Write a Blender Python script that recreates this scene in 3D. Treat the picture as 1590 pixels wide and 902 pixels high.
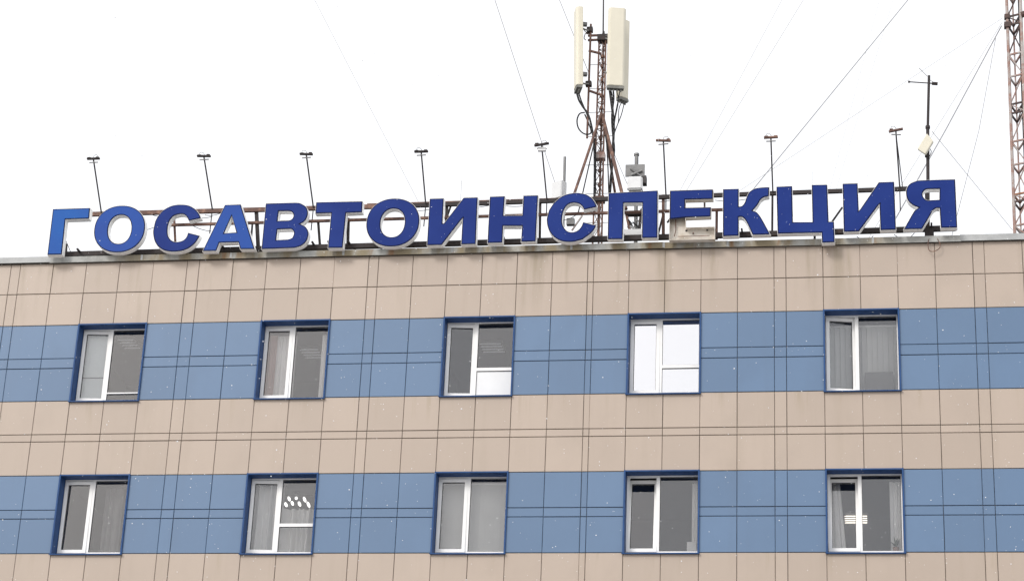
import bpy, bmesh, math, random
from mathutils import Vector, Matrix
from mathutils.geometry import tessellate_polygon

random.seed(7)
for o in list(bpy.data.objects):
    bpy.data.objects.remove(o)
scene = bpy.context.scene
COL = scene.collection

# ------------------------------------------------------------------ camera
F_PX, PW, PH = 3386.48, 1590.0, 902.0
YAW, PITCH, ROLL = -0.17317737, 0.38462902, 0.04438003
EYE = Vector((0, 0, 1.6))
_ca, _sa, _cb, _sb = math.cos(YAW), math.sin(YAW), math.cos(PITCH), math.sin(PITCH)
_fwd = Vector((_sa * _cb, _ca * _cb, _sb))
_right = Vector((_ca, -_sa, 0))
_up = _right.cross(_fwd)
_cc, _sc = math.cos(ROLL), math.sin(ROLL)
RGT = _cc * _right + _sc * _up
UPV = -_sc * _right + _cc * _up
cam_d = bpy.data.cameras.new('camera')
cam_d.sensor_fit = 'HORIZONTAL'
cam_d.sensor_width = 36.0
cam_d.lens = 36.0 * F_PX / PW
cam_d.clip_end = 2000
cam = bpy.data.objects.new('camera', cam_d)
COL.objects.link(cam)
M3 = Matrix((RGT, UPV, -_fwd)).transposed()
cam.matrix_world = Matrix.Translation(EYE) @ M3.to_4x4()
scene.camera = cam

# ------------------------------------------------------------------ overcast sky, veiled sun, exposure
SUN_EL, SUN_AZ = math.radians(36), math.radians(211)     # compass angle, behind the viewer and to the left
world = bpy.data.worlds.new('World')
scene.world = world
world.use_nodes = True
nt = world.node_tree
nt.nodes.clear()
wo = nt.nodes.new('ShaderNodeOutputWorld')
sky = nt.nodes.new('ShaderNodeTexSky')
sky.sky_type = 'NISHITA'
sky.sun_disc = False
sky.sun_elevation = SUN_EL
sky.sun_rotation = SUN_AZ
sky.dust_density = 2.5
bg1 = nt.nodes.new('ShaderNodeBackground')
bg1.inputs['Strength'].default_value = 0.05
bg2 = nt.nodes.new('ShaderNodeBackground')               # the even white cloud layer
bg2.inputs['Color'].default_value = (1.0, 0.985, 0.968, 1)
bg2.inputs['Strength'].default_value = 1.12
ad = nt.nodes.new('ShaderNodeAddShader')
nt.links.new(sky.outputs[0], bg1.inputs[0])
nt.links.new(bg1.outputs[0], ad.inputs[0])
nt.links.new(bg2.outputs[0], ad.inputs[1])
nt.links.new(ad.outputs[0], wo.inputs[0])
sun_d = bpy.data.lights.new('sun', 'SUN')
sun_d.energy = 1.5
sun_d.angle = math.radians(16)
sun_d.color = (1.0, 0.975, 0.945)
sun = bpy.data.objects.new('sun', sun_d)
COL.objects.link(sun)
to_sun = Vector((math.sin(SUN_AZ) * math.cos(SUN_EL), math.cos(SUN_AZ) * math.cos(SUN_EL), math.sin(SUN_EL)))
sun.rotation_euler = to_sun.to_track_quat('Z', 'Y').to_euler()
vs = scene.view_settings
vs.view_transform = 'Standard'
vs.look = 'None'
vs.exposure = -0.06
vs.gamma = 1.0
vs.use_curve_mapping = False
scene.render.engine = 'CYCLES'
scene.cycles.max_bounces = 10
scene.cycles.transparent_max_bounces = 12

# ------------------------------------------------------------------ helpers
def at(px, py, Y):
    """point of the plane y = Y that the photograph shows at pixel (px, py)"""
    d = _fwd * F_PX + RGT * (px - PW / 2) - UPV * (py - PH / 2)
    return EYE + d * (Y / d.y)

def at_z(px, py, z):
    """the same for the horizontal plane at height z"""
    d = _fwd * F_PX + RGT * (px - PW / 2) - UPV * (py - PH / 2)
    return EYE + d * ((z - EYE.z) / d.z)

def tag(o, label=None, cat=None, group=None, kind=None):
    if label: o['label'] = label
    if cat: o['category'] = cat
    if group: o['group'] = group
    if kind: o['kind'] = kind
    return o

def empty(name, loc=(0, 0, 0), parent=None):
    o = bpy.data.objects.new(name, None)
    COL.objects.link(o)
    o.location = loc
    o.empty_display_size = 0.2
    if parent: o.parent = parent
    return o

def put(name, me, parent=None, loc=(0, 0, 0)):
    o = bpy.data.objects.new(name, me)
    COL.objects.link(o)
    o.location = loc
    if parent: o.parent = parent
    return o

class MB:
    def __init__(s):
        s.v, s.f = [], []
    def box(s, x0, x1, y0, y1, z0, z1):
        b = len(s.v)
        s.v += [(x, y, z) for z in (z0, z1) for y in (y0, y1) for x in (x0, x1)]
        s.f += [tuple(b + i for i in q) for q in ((0, 2, 3, 1), (4, 5, 7, 6), (0, 1, 5, 4), (2, 6, 7, 3), (0, 4, 6, 2), (1, 3, 7, 5))]
        return s
    def tube(s, p0, p1, r, n=8, r1=None, caps=True):
        p0, p1 = Vector(p0), Vector(p1)
        d = (p1 - p0).normalized()
        a = d.orthogonal().normalized()
        c = d.cross(a)
        b = len(s.v)
        for p, rr in ((p0, r), (p1, r if r1 is None else r1)):
            for i in range(n):
                t = 2 * math.pi * (i + .5) / n
                s.v.append(tuple(p + a * math.cos(t) * rr + c * math.sin(t) * rr))
        for i in range(n):
            j = (i + 1) % n
            s.f.append((b + i, b + j, b + n + j, b + n + i))
        if caps:
            s.f.append(tuple(b + i for i in reversed(range(n))))
            s.f.append(tuple(b + n + i for i in range(n)))
        return s
    def bar(s, p0, p1, w, h, ref=(0, 0, 1)):
        """rectangular bar: w across, h along ref"""
        p0, p1 = Vector(p0), Vector(p1)
        d = (p1 - p0).normalized()
        side = d.cross(Vector(ref))
        if side.length < 1e-4: side = d.cross(Vector((0, 1, 0)))
        side.normalize()
        u = side.cross(d).normalized()
        b = len(s.v)
        for p in (p0, p1):
            for i, j in ((-1, -1), (1, -1), (1, 1), (-1, 1)):
                s.v.append(tuple(p + side * i * w / 2 + u * j * h / 2))
        for i in range(4):
            j = (i + 1) % 4
            s.f.append((b + i, b + j, b + 4 + j, b + 4 + i))
        s.f += [(b + 3, b + 2, b + 1, b), (b + 4, b + 5, b + 6, b + 7)]
        return s
    def path(s, pts, r, n=6):
        for a, c in zip(pts[:-1], pts[1:]):
            s.tube(a, c, r, n)
        return s
    def mesh(s, name, m, smooth=False):
        me = bpy.data.meshes.new(name)
        me.from_pydata(s.v, [], s.f)
        me.update()
        bm = bmesh.new(); bm.from_mesh(me)
        bmesh.ops.recalc_face_normals(bm, faces=bm.faces)
        bm.to_mesh(me); bm.free()
        if m: me.materials.append(m)
        if smooth:
            for p in me.polygons: p.use_smooth = True
        return me
    def build(s, name, m, parent=None, loc=(0, 0, 0), smooth=False):
        return put(name, s.mesh(name, m, smooth), parent, loc)

def curve_pts(pts, steps=6):
    """Catmull-Rom through the points"""
    P = [Vector(p) for p in pts]
    P = [P[0] * 2 - P[1]] + P + [P[-1] * 2 - P[-2]]
    out = []
    for i in range(1, len(P) - 2):
        for k in range(steps):
            t = k / steps
            a, b, c, d = P[i - 1], P[i], P[i + 1], P[i + 2]
            out.append(0.5 * ((2 * b) + (c - a) * t + (2 * a - 5 * b + 4 * c - d) * t * t + (3 * b - a - 3 * c + d) * t ** 3))
    out.append(P[-2])
    return out

# ------------------------------------------------------------------ materials
def new_mat(name):
    m = bpy.data.materials.new(name)
    m.use_nodes = True
    n = m.node_tree
    return m, n, n.nodes['Principled BSDF'], n.nodes.new, n.links.new

def mixc(new, link, a, b, fac, mode='MIX'):
    x = new('ShaderNodeMix'); x.data_type = 'RGBA'; x.blend_type = mode
    for sock, val in ((6, a), (7, b)):
        if hasattr(val, 'is_output'): link(val, x.inputs[sock])
        else: x.inputs[sock].default_value = (*val, 1)
    if hasattr(fac, 'is_output'): link(fac, x.inputs[0])
    else: x.inputs[0].default_value = fac
    return x.outputs[2]

def noise(new, link, scale, stretch=(1, 1, 1), detail=4, coord='pos', rough=0.6):
    if coord == 'pos':
        src = new('ShaderNodeNewGeometry').outputs['Position']
    else:
        src = new('ShaderNodeTexCoord').outputs['Object']
    mp = new('ShaderNodeMapping'); mp.inputs['Scale'].default_value = stretch
    link(src, mp.inputs[0])
    nz = new('ShaderNodeTexNoise'); nz.inputs['Scale'].default_value = scale
    nz.inputs['Detail'].default_value = detail; nz.inputs['Roughness'].default_value = rough
    link(mp.outputs[0], nz.inputs['Vector'])
    return nz.outputs[0]

def ramp(new, link, src, lo, hi):
    r = new('ShaderNodeMapRange'); r.inputs[1].default_value = lo; r.inputs[2].default_value = hi
    r.interpolation_type = 'SMOOTHSTEP'
    link(src, r.inputs[0])
    return r.outputs[0]

def math_(new, link, op, a, b):
    m = new('ShaderNodeMath'); m.operation = op
    for i, x in enumerate((a, b)):
        if hasattr(x, 'is_output'): link(x, m.inputs[i])
        else: m.inputs[i].default_value = x
    return m.outputs[0]

def simple(name, c, rough=0.5, metal=0.0, var=0.12, scale=6.0, c2=None, stretch=(1, 1, 1), spec=0.5, lo=.35, hi=.7, bump=0.0):
    m, n, p, new, link = new_mat(name)
    nz = noise(new, link, scale, stretch)
    if c2 is None: c2 = tuple(x * (1 - var) for x in c)
    link(mixc(new, link, c, c2, ramp(new, link, nz, lo, hi)), p.inputs['Base Color'])
    p.inputs['Roughness'].default_value = rough
    p.inputs['Metallic'].default_value = metal
    p.inputs['Specular IOR Level'].default_value = spec
    if bump:
        b = new('ShaderNodeBump'); b.inputs['Strength'].default_value = bump; b.inputs['Distance'].default_value = 0.01
        link(nz, b.inputs['Height']); link(b.outputs[0], p.inputs['Normal'])
    return m

def panel_mat(name, c, stain, z_top=None):
    m, n, p, new, link = new_mat(name)
    oi = new('ShaderNodeObjectInfo')
    rnd = new('ShaderNodeMapRange'); rnd.inputs[3].default_value = 0.94; rnd.inputs[4].default_value = 1.05
    link(oi.outputs['Random'], rnd.inputs[0])
    hsv = new('ShaderNodeHueSaturation'); hsv.inputs['Color'].default_value = (*c, 1)
    link(rnd.outputs[0], hsv.inputs['Value'])
    col = hsv.outputs[0]
    # soft blotches of grime, then rain streaks
    blot = ramp(new, link, noise(new, link, 1.1, (1, 1, .8), 3), .42, .72)
    col = mixc(new, link, col, tuple(x * .90 for x in c), math_(new, link, 'MULTIPLY', blot, .6))
    st = ramp(new, link, noise(new, link, 1.0, (2.6, 2.6, .22), 5), .50, .74)
    if z_top:
        geo = new('ShaderNodeNewGeometry'); sx = new('ShaderNodeSeparateXYZ'); link(geo.outputs['Position'], sx.inputs[0])
        hz = ramp(new, link, sx.outputs['Z'], z_top - 1.5, z_top + .1)
        amt = math_(new, link, 'ADD', math_(new, link, 'MULTIPLY', hz, .85), .16)
        st = math_(new, link, 'MULTIPLY', st, amt)
        # drip marks under the two lines of window sills
        dr = ramp(new, link, noise(new, link, 1.0, (5.5, 5.5, .35), 4), .56, .72)
        for zs_ in (13.83, 11.08):
            fall = ramp(new, link, sx.outputs['Z'], zs_ - .62, zs_ + .12)
            edge = new('ShaderNodeMath'); edge.operation = 'LESS_THAN'; edge.inputs[1].default_value = zs_
            link(sx.outputs['Z'], edge.inputs[0])
            d1 = math_(new, link, 'MULTIPLY', math_(new, link, 'MULTIPLY', fall, edge.outputs[0]), dr)
            col = mixc(new, link, col, (.30, .24, .15), math_(new, link, 'MULTIPLY', d1, .42))
    else:
        st = math_(new, link, 'MULTIPLY', st, .22)
    col = mixc(new, link, col, stain, st)
    fine = noise(new, link, 60, (1, 1, 1), 2)
    link(mixc(new, link, col, tuple(x * .93 for x in c), math_(new, link, 'MULTIPLY', fine, .25)), p.inputs['Base Color'])
    p.inputs['Roughness'].default_value = .42
    p.inputs['Specular IOR Level'].default_value = .45
    b = new('ShaderNodeBump'); b.inputs['Strength'].default_value = .06; b.inputs['Distance'].default_value = .01
    link(noise(new, link, 3.0, (1, 1, 1), 2), b.inputs['Height']); link(b.outputs[0], p.inputs['Normal'])
    return m

def glass_mat(name, gain, tint=(1, 1, 1), base=0.0):
    m, n, p, new, link = new_mat(name)
    n.nodes.remove(p)
    out = n.nodes['Material Output']
    fr = new('ShaderNodeFresnel'); fr.inputs[0].default_value = 1.5
    k = math_(new, link, 'MULTIPLY', fr.outputs[0], gain)
    k = math_(new, link, 'ADD', k, base)
    k = math_(new, link, 'MINIMUM', k, 1.0)
    tr = new('ShaderNodeBsdfTransparent'); tr.inputs[0].default_value = (.92 * tint[0], .92 * tint[1], .92 * tint[2], 1)
    gl = new('ShaderNodeBsdfGlossy'); gl.inputs['Roughness'].default_value = 0.015
    gl.inputs['Color'].default_value = (.96, .97, 1.0, 1)
    bp = new('ShaderNodeBump'); bp.inputs['Strength'].default_value = .035; bp.inputs['Distance'].default_value = .02
    link(noise(new, link, 1.3, (1, 1, 1), 2), bp.inputs['Height']); link(bp.outputs[0], gl.inputs['Normal'])
    mx = new('ShaderNodeMixShader')
    link(k, mx.inputs[0]); link(tr.outputs[0], mx.inputs[1]); link(gl.outputs[0], mx.inputs[2])
    link(mx.outputs[0], out.inputs[0])
    return m

def emit(name, c, s):
    m, n, p, new, link = new_mat(name)
    p.inputs['Base Color'].default_value = (*c, 1)
    p.inputs['Emission Color'].default_value = (*c, 1)
    p.inputs['Emission Strength'].default_value = s
    return m

ZTOP = 16.447
M = {}
M['beige'] = panel_mat('beige_tile', (.450, .370, .308), (.29, .235, .165), ZTOP)
M['blue'] = panel_mat('blue_tile', (.118, .194, .318), (.105, .155, .24))
M['joint'] = simple('joint_backing_board', (.25, .22, .19), .9)  # plain colour of the backing wall seen through the tile joints
M['wall'] = simple('wall_render', (.42, .35, .30), .8)
M['roofing'] = simple('roofing_felt', (.06, .06, .06), .9)
M['surround'] = simple('blue_window_trim', (.026, .078, .215), .5, 0, .15, 5, spec=.2)
M['pvc'] = simple('white_frame_plastic', (.88, .88, .87), .35, 0, .06, 4)
M['gasket'] = simple('rubber_gasket', (.02, .02, .02), .7)
M['glass'] = glass_mat('window_glass', 1.75)
M['mirror'] = glass_mat('mirror_film_glass', 5.0, (.5, .5, .5), .42)
M['infill'] = simple('white_infill_panel', (.80, .81, .82), .4, 0, .05, 3)
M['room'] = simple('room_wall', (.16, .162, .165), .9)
M['galv'] = simple('galvanised_coping', (.44, .45, .45), .6, .0, 0, 3.0, (.33, .34, .34), (1, 1, 1))
M['letter_white'] = simple('letter_side_white', (.93, .93, .92), .5, 0, 0, 7.0, (.80, .78, .74), (1, 1, 1), lo=.5, hi=.8)
M['letter_aged'] = simple('letter_inside_aged', (.70, .66, .60), .6, 0, 0, 5.0, (.50, .44, .36), lo=.4, hi=.75)
M['trim'] = simple('letter_trim', (.006, .009, .045), .5, spec=.1)
M['rust'] = simple('rusty_painted_steel', (.12, .066, .052), .75, 0, 0, 9.0, (.27, .15, .105), lo=.45, hi=.72, bump=.3)
M['dark_steel'] = simple('dark_brown_steel', (.022, .016, .016), .7, 0, 0, 8.0, (.06, .034, .028), lo=.5, hi=.8)
M['grey_steel'] = simple('grey_steel', (.20, .20, .20), .5, .3, .3, 8)
M['dark_rod'] = simple('dark_rod', (.055, .05, .05), .6, .2, .3, 8)
M['cream'] = simple('cream_radome', (.72, .68, .56), .45, 0, .06, 2)
M['cap'] = simple('antenna_end_cap', (.22, .22, .20), .6, 0, .4, 14)
M['cable'] = simple('black_cable', (.015, .015, .016), .55)
M['wire'] = simple('steel_wire', (.30, .30, .31), .5, .3)
M['wire_pale'] = simple('pale_wire', (.42, .42, .42), .5, .1)
M['white_box'] = simple('white_equipment_case', (.72, .73, .74), .45, 0, .08, 4)
M['tower'] = simple('tower_flaking_paint', (.34, .21, .175), .7, 0, 0, 5.0, (.44, .40, .38), lo=.4, hi=.6)
M['tower_dark'] = simple('tower_dark_steel', (.10, .055, .045), .7, 0, 0, 6.0, (.05, .04, .04))
M['tower_orange'] = simple('tower_rust_ring', (.36, .16, .08), .7, 0, .3, 8)
M['asphalt'] = simple('wet_snowy_asphalt', (.10, .10, .102), .6, 0, 0, .35, (.42, .42, .43), lo=.40, hi=.62)
M['snow'] = simple('snowflake', (.90, .91, .93), .9, 0, .02)
M['snow'].node_tree.nodes['Principled BSDF'].inputs['Subsurface Weight'].default_value = 0
M['blind'] = simple('grey_blind_fabric', (.62, .63, .62), .85, 0, .05, 4)
M['roller'] = simple('pale_roller_fabric', (.86, .91, .91), .85, 0, .05, 4)
M['curtain'] = simple('white_net_curtain', (.80, .80, .79), .9, 0, .05, 4)
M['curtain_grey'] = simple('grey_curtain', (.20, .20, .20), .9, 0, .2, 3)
M['curtain_rose'] = simple('rose_brown_curtain', (.42, .28, .25), .9, 0, .1, 4)
M['tube'] = emit('fluorescent_tube', (1.0, .93, .82), 1.8)
M['tube_dim'] = emit('dim_fluorescent_tube', (.95, .97, 1.0), .12)
M['shade'] = emit('lit_glass_shade', (1.0, .98, .95), 2.2)
M['leaf'] = simple('house_plant_leaf', (.05, .09, .05), .6)
M['pot'] = simple('clay_pot', (.30, .15, .10), .8)
M['board'] = simple('grey_card', (.22, .22, .22), .8)

def sign_blue(name, c, c2):
    m, n, p, new, link = new_mat(name)
    big = ramp(new, link, noise(new, link, .9, (1, 1, 1), 2), .35, .7)
    col = mixc(new, link, c, c2, big)
    sp = ramp(new, link, noise(new, link, 22, (1, 1, 1), 3), .68, .76)
    col = mixc(new, link, col, (.16, .21, .40), math_(new, link, 'MULTIPLY', sp, .8))
    link(col, p.inputs['Base Color'])
    p.inputs['Roughness'].default_value = .42
    p.inputs['Specular IOR Level'].default_value = .06
    return m
M['sb_light'] = sign_blue('sign_blue_sunfaded', (.026, .115, .40), (.03, .10, .36))
M['sb_mid'] = sign_blue('sign_blue_slightly_faded', (.033, .075, .31), (.03, .085, .34))
M['sb'] = sign_blue('sign_blue', (.015, .034, .180), (.020, .044, .215))

# coping: rust and lichen stains that come and go along its length
def coping_mat():
    m, n, p, new, link = new_mat('weathered_coping')
    base = mixc(new, link, (.42, .425, .41), (.30, .305, .295), ramp(new, link, noise(new, link, 5, (1, 1, 1), 4), .4, .7))
    geo = new('ShaderNodeNewGeometry'); sx = new('ShaderNodeSeparateXYZ'); link(geo.outputs['Position'], sx.inputs[0])
    a = ramp(new, link, sx.outputs['X'], -13.9, -12.6)
    b = ramp(new, link, sx.outputs['X'], 1.2, -.6)
    k = math_(new, link, 'MULTIPLY', a, b)
    s1 = ramp(new, link, noise(new, link, 1.6, (1, 1, .3), 5), .38, .56)
    s2 = ramp(new, link, noise(new, link, 3.5, (1, 1, .2), 4), .58, .72)
    base = mixc(new, link, base, (.25, .205, .13), math_(new, link, 'MULTIPLY', k, math_(new, link, 'MULTIPLY', s1, .92)))
    base = mixc(new, link, base, (.25, .13, .06), math_(new, link, 'MULTIPLY', k, math_(new, link, 'MULTIPLY', s2, .8)))
    link(base, p.inputs['Base Color'])
    p.inputs['Roughness'].default_value = .7
    p.inputs['Specular IOR Level'].default_value = .25
    p.inputs['Metallic'].default_value = .0
    return m
M['coping'] = coping_mat()

# ------------------------------------------------------------------ the building's grid (metres, read off the joints of the cladding)
D = 34.406                                                  # distance of the facade plane
U = [-15.212, -15.034, -14.411, -13.788, -13.161, -12.534, -11.907, -11.683, -11.061, -10.444, -9.827, -9.209, -8.591,
     -8.415, -7.798, -7.183, -6.564, -5.946, -5.328, -4.709, -4.607, -3.991, -3.375, -2.756, -2.137, -1.518, -1.317,
     -0.694, -0.074, 0.548, 1.171, 1.796, 1.987, 2.612]
Z = [16.447, 15.862, 15.254, 14.622, 14.437, 13.827, 13.213, 13.078, 12.463, 11.847, 11.690, 11.077]
WIN_C = [3, 9, 15, 21, 27]
W = 0.62
COLS = [U[0] - 3 * W, U[0] - 2 * W, U[0] - W] + U + [U[-1] + W, U[-1] + 2 * W, U[-1] + 3 * W]
X0, X1 = COLS[0], COLS[-1]
ZROWS = Z + [Z[-1] - .612]
BLUE_ROWS = {2, 3, 4, 8, 9, 10}

# ------------------------------------------------------------------ ground
g = MB()
g.v = [(-900, -900, 0), (900, -900, 0), (900, 900, 0), (-900, 900, 0)]; g.f = [(0, 1, 2, 3)]
tag(g.build('ground', M['asphalt']), kind='structure')

# ------------------------------------------------------------------ building
bld = tag(empty('office_building', ((X0 + X1) / 2, D + 6, 0)),
          'office block clad in beige and blue square tiles with two rows of windows', 'building')
BO = Vector(bld.location)

def bput(name, me, loc, parent=bld):
    return put(name, me, parent, Vector(loc) - BO)

def holes():
    out = []
    for c in WIN_C:
        for (a, b) in ((2, 5), (8, 11)):
            out.append((U[c], U[c + 2], Z[b], Z[a]))
    return out
HOLES = holes()

# backing wall with openings, side walls, rear wall, roof slab
wb = MB()
YB0, YB1 = D + .035, D + .40
zs = [0] + sorted({Z[2], Z[5], Z[8], Z[11]}) + [ZTOP + .03]
xs = [X0] + sorted({x for h in HOLES for x in h[:2]}) + [X1]
for i in range(len(zs) - 1):
    for j in range(len(xs) - 1):
        cx, cz = (xs[j] + xs[j + 1]) / 2, (zs[i] + zs[i + 1]) / 2
        if any(h[0] < cx < h[1] and h[2] < cz < h[3] for h in HOLES): continue
        wb.box(xs[j], xs[j + 1], YB0, YB1, zs[i], zs[i + 1])
bput('wall', wb.mesh('wall', M['joint']), (0, 0, 0))
sw = MB()
sw.box(X0, X0 + .3, YB1, D + 14, 0, ZTOP).box(X1 - .3, X1, YB1, D + 14, 0, ZTOP).box(X0, X1, D + 14, D + 14.3, 0, ZTOP)
bput('side_wall', sw.mesh('side_wall', M['wall']), (0, 0, 0))
lw = MB().box(X0, X1, D - .004, D + .03, 0, ZROWS[-1] - .012)
bput('lower_wall', lw.mesh('lower_wall', M['beige']), (0, 0, 0))
rs = MB().box(X0 + .3, X1 - .3, YB1, D + 14, ZTOP - .55, ZTOP - .30)
bput('roof', rs.mesh('roof', M['roofing']), (0, 0, 0))

# cladding tiles, each a piece of its own, slightly out of true
tile_cache = {}
def tile_mesh(w, h, m, nm):
    key = (round(w, 3), round(h, 3), nm)
    if key not in tile_cache:
        b = MB(); e = .005
        x, z = w / 2, h / 2
        b.v = [(-x, .014, -z), (x, .014, -z), (x, .014, z), (-x, .014, z), (-x, e, -z), (x, e, -z), (x, e, z), (-x, e, z),
               (-x + e, 0, -z + e), (x - e, 0, -z + e), (x - e, 0, z - e), (-x + e, 0, z - e)]
        b.f = [(8, 9, 10, 11), (4, 5, 9, 8), (5, 6, 10, 9), (6, 7, 11, 10), (7, 4, 8, 11), (0, 1, 5, 4), (1, 2, 6, 5), (2, 3, 7, 6), (3, 0, 4, 7), (3, 2, 1, 0)]
        tile_cache[key] = b.mesh(nm, m)
    return tile_cache[key]
rt = random.Random(3)
FAINT = {(0, 8), (0, 14), (0, 25), (0, 26), (0, 32), (5, 23), (11, 22), (0, 31)}
for r in range(len(ZROWS) - 1):
    blue = r in BLUE_ROWS
    z1, z0 = ZROWS[r], ZROWS[r + 1]
    for c in range(len(COLS) - 1):
        x0, x1 = COLS[c], COLS[c + 1]
        cx, cz = (x0 + x1) / 2, (z0 + z1) / 2
        if any(h[0] < cx < h[1] and h[2] < cz < h[3] for h in HOLES): continue
        gl = .0012 if (r, c) in FAINT else .0040
        gr = .0012 if (r, c + 1) in FAINT else .0040
        gz = .0052
        w, h = x1 - x0 - gl - gr, z1 - z0 - 2 * gz
        o = bput('blue_tile' if blue else 'beige_tile',
                 tile_mesh(w, h, M['blue' if blue else 'beige'], 'blue_tile' if blue else 'beige_tile'),
                 (cx + (gl - gr) / 2 + rt.uniform(-.001, .001), D + rt.uniform(-.0015, .0015), cz + rt.uniform(-.001, .001)))
        o.rotation_euler = (rt.uniform(-.0025, .0025), rt.uniform(-.0008, .0008), rt.uniform(-.0025, .0025))

# coping sections along the parapet, lapped end to end
cop_x = [X0, -14.47, -12.75, -11.1, -9.05, -7.1, -5.0, -3.4, -2.3, .15, 1.62, X1]
for i in range(len(cop_x) - 1):
    a, b = cop_x[i], cop_x[i + 1]
    dz = rt.uniform(-.006, .006) + (.012 if i in (0, 10) else 0)
    q = MB()
    q.box(a + .003, b - .003, -.055, -.045, ZTOP - .006 + dz, ZTOP + .105 + dz)          # drip face
    q.box(a + .003, b - .003, -.045, .42, ZTOP + .095 + dz, ZTOP + .105 + dz)            # top
    q.box(a + .003, b - .003, -.066, -.055, ZTOP - .012 + dz, ZTOP - .002 + dz)          # turned edge
    bput('coping_section', q.mesh('coping_section', M['coping'] if 0 < i < 10 else M['galv']), (0, D, 0))
    if i:
        s = MB().box(a - .02, a + .02, -.058, -.0555, ZTOP + .0 + dz, ZTOP + .104 + dz)
        bput('coping_seam', s.mesh('coping_seam', M['galv']), (0, D, 0))

# ------------------------------------------------------------------ windows
FY = .215                       # frame face behind the facade plane
def bars(mb, x0, x1, z0, z1, wl, wr, wb_, wt, y0, y1):
    mb.box(x0, x0 + wl, y0, y1, z0, z1)
    mb.box(x1 - wr, x1, y0, y1, z0, z1)
    mb.box(x0 + wl, x1 - wr, y0, y1, z0, z0 + wb_)
    mb.box(x0 + wl, x1 - wr, y0, y1, z1 - wt, z1)

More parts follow.
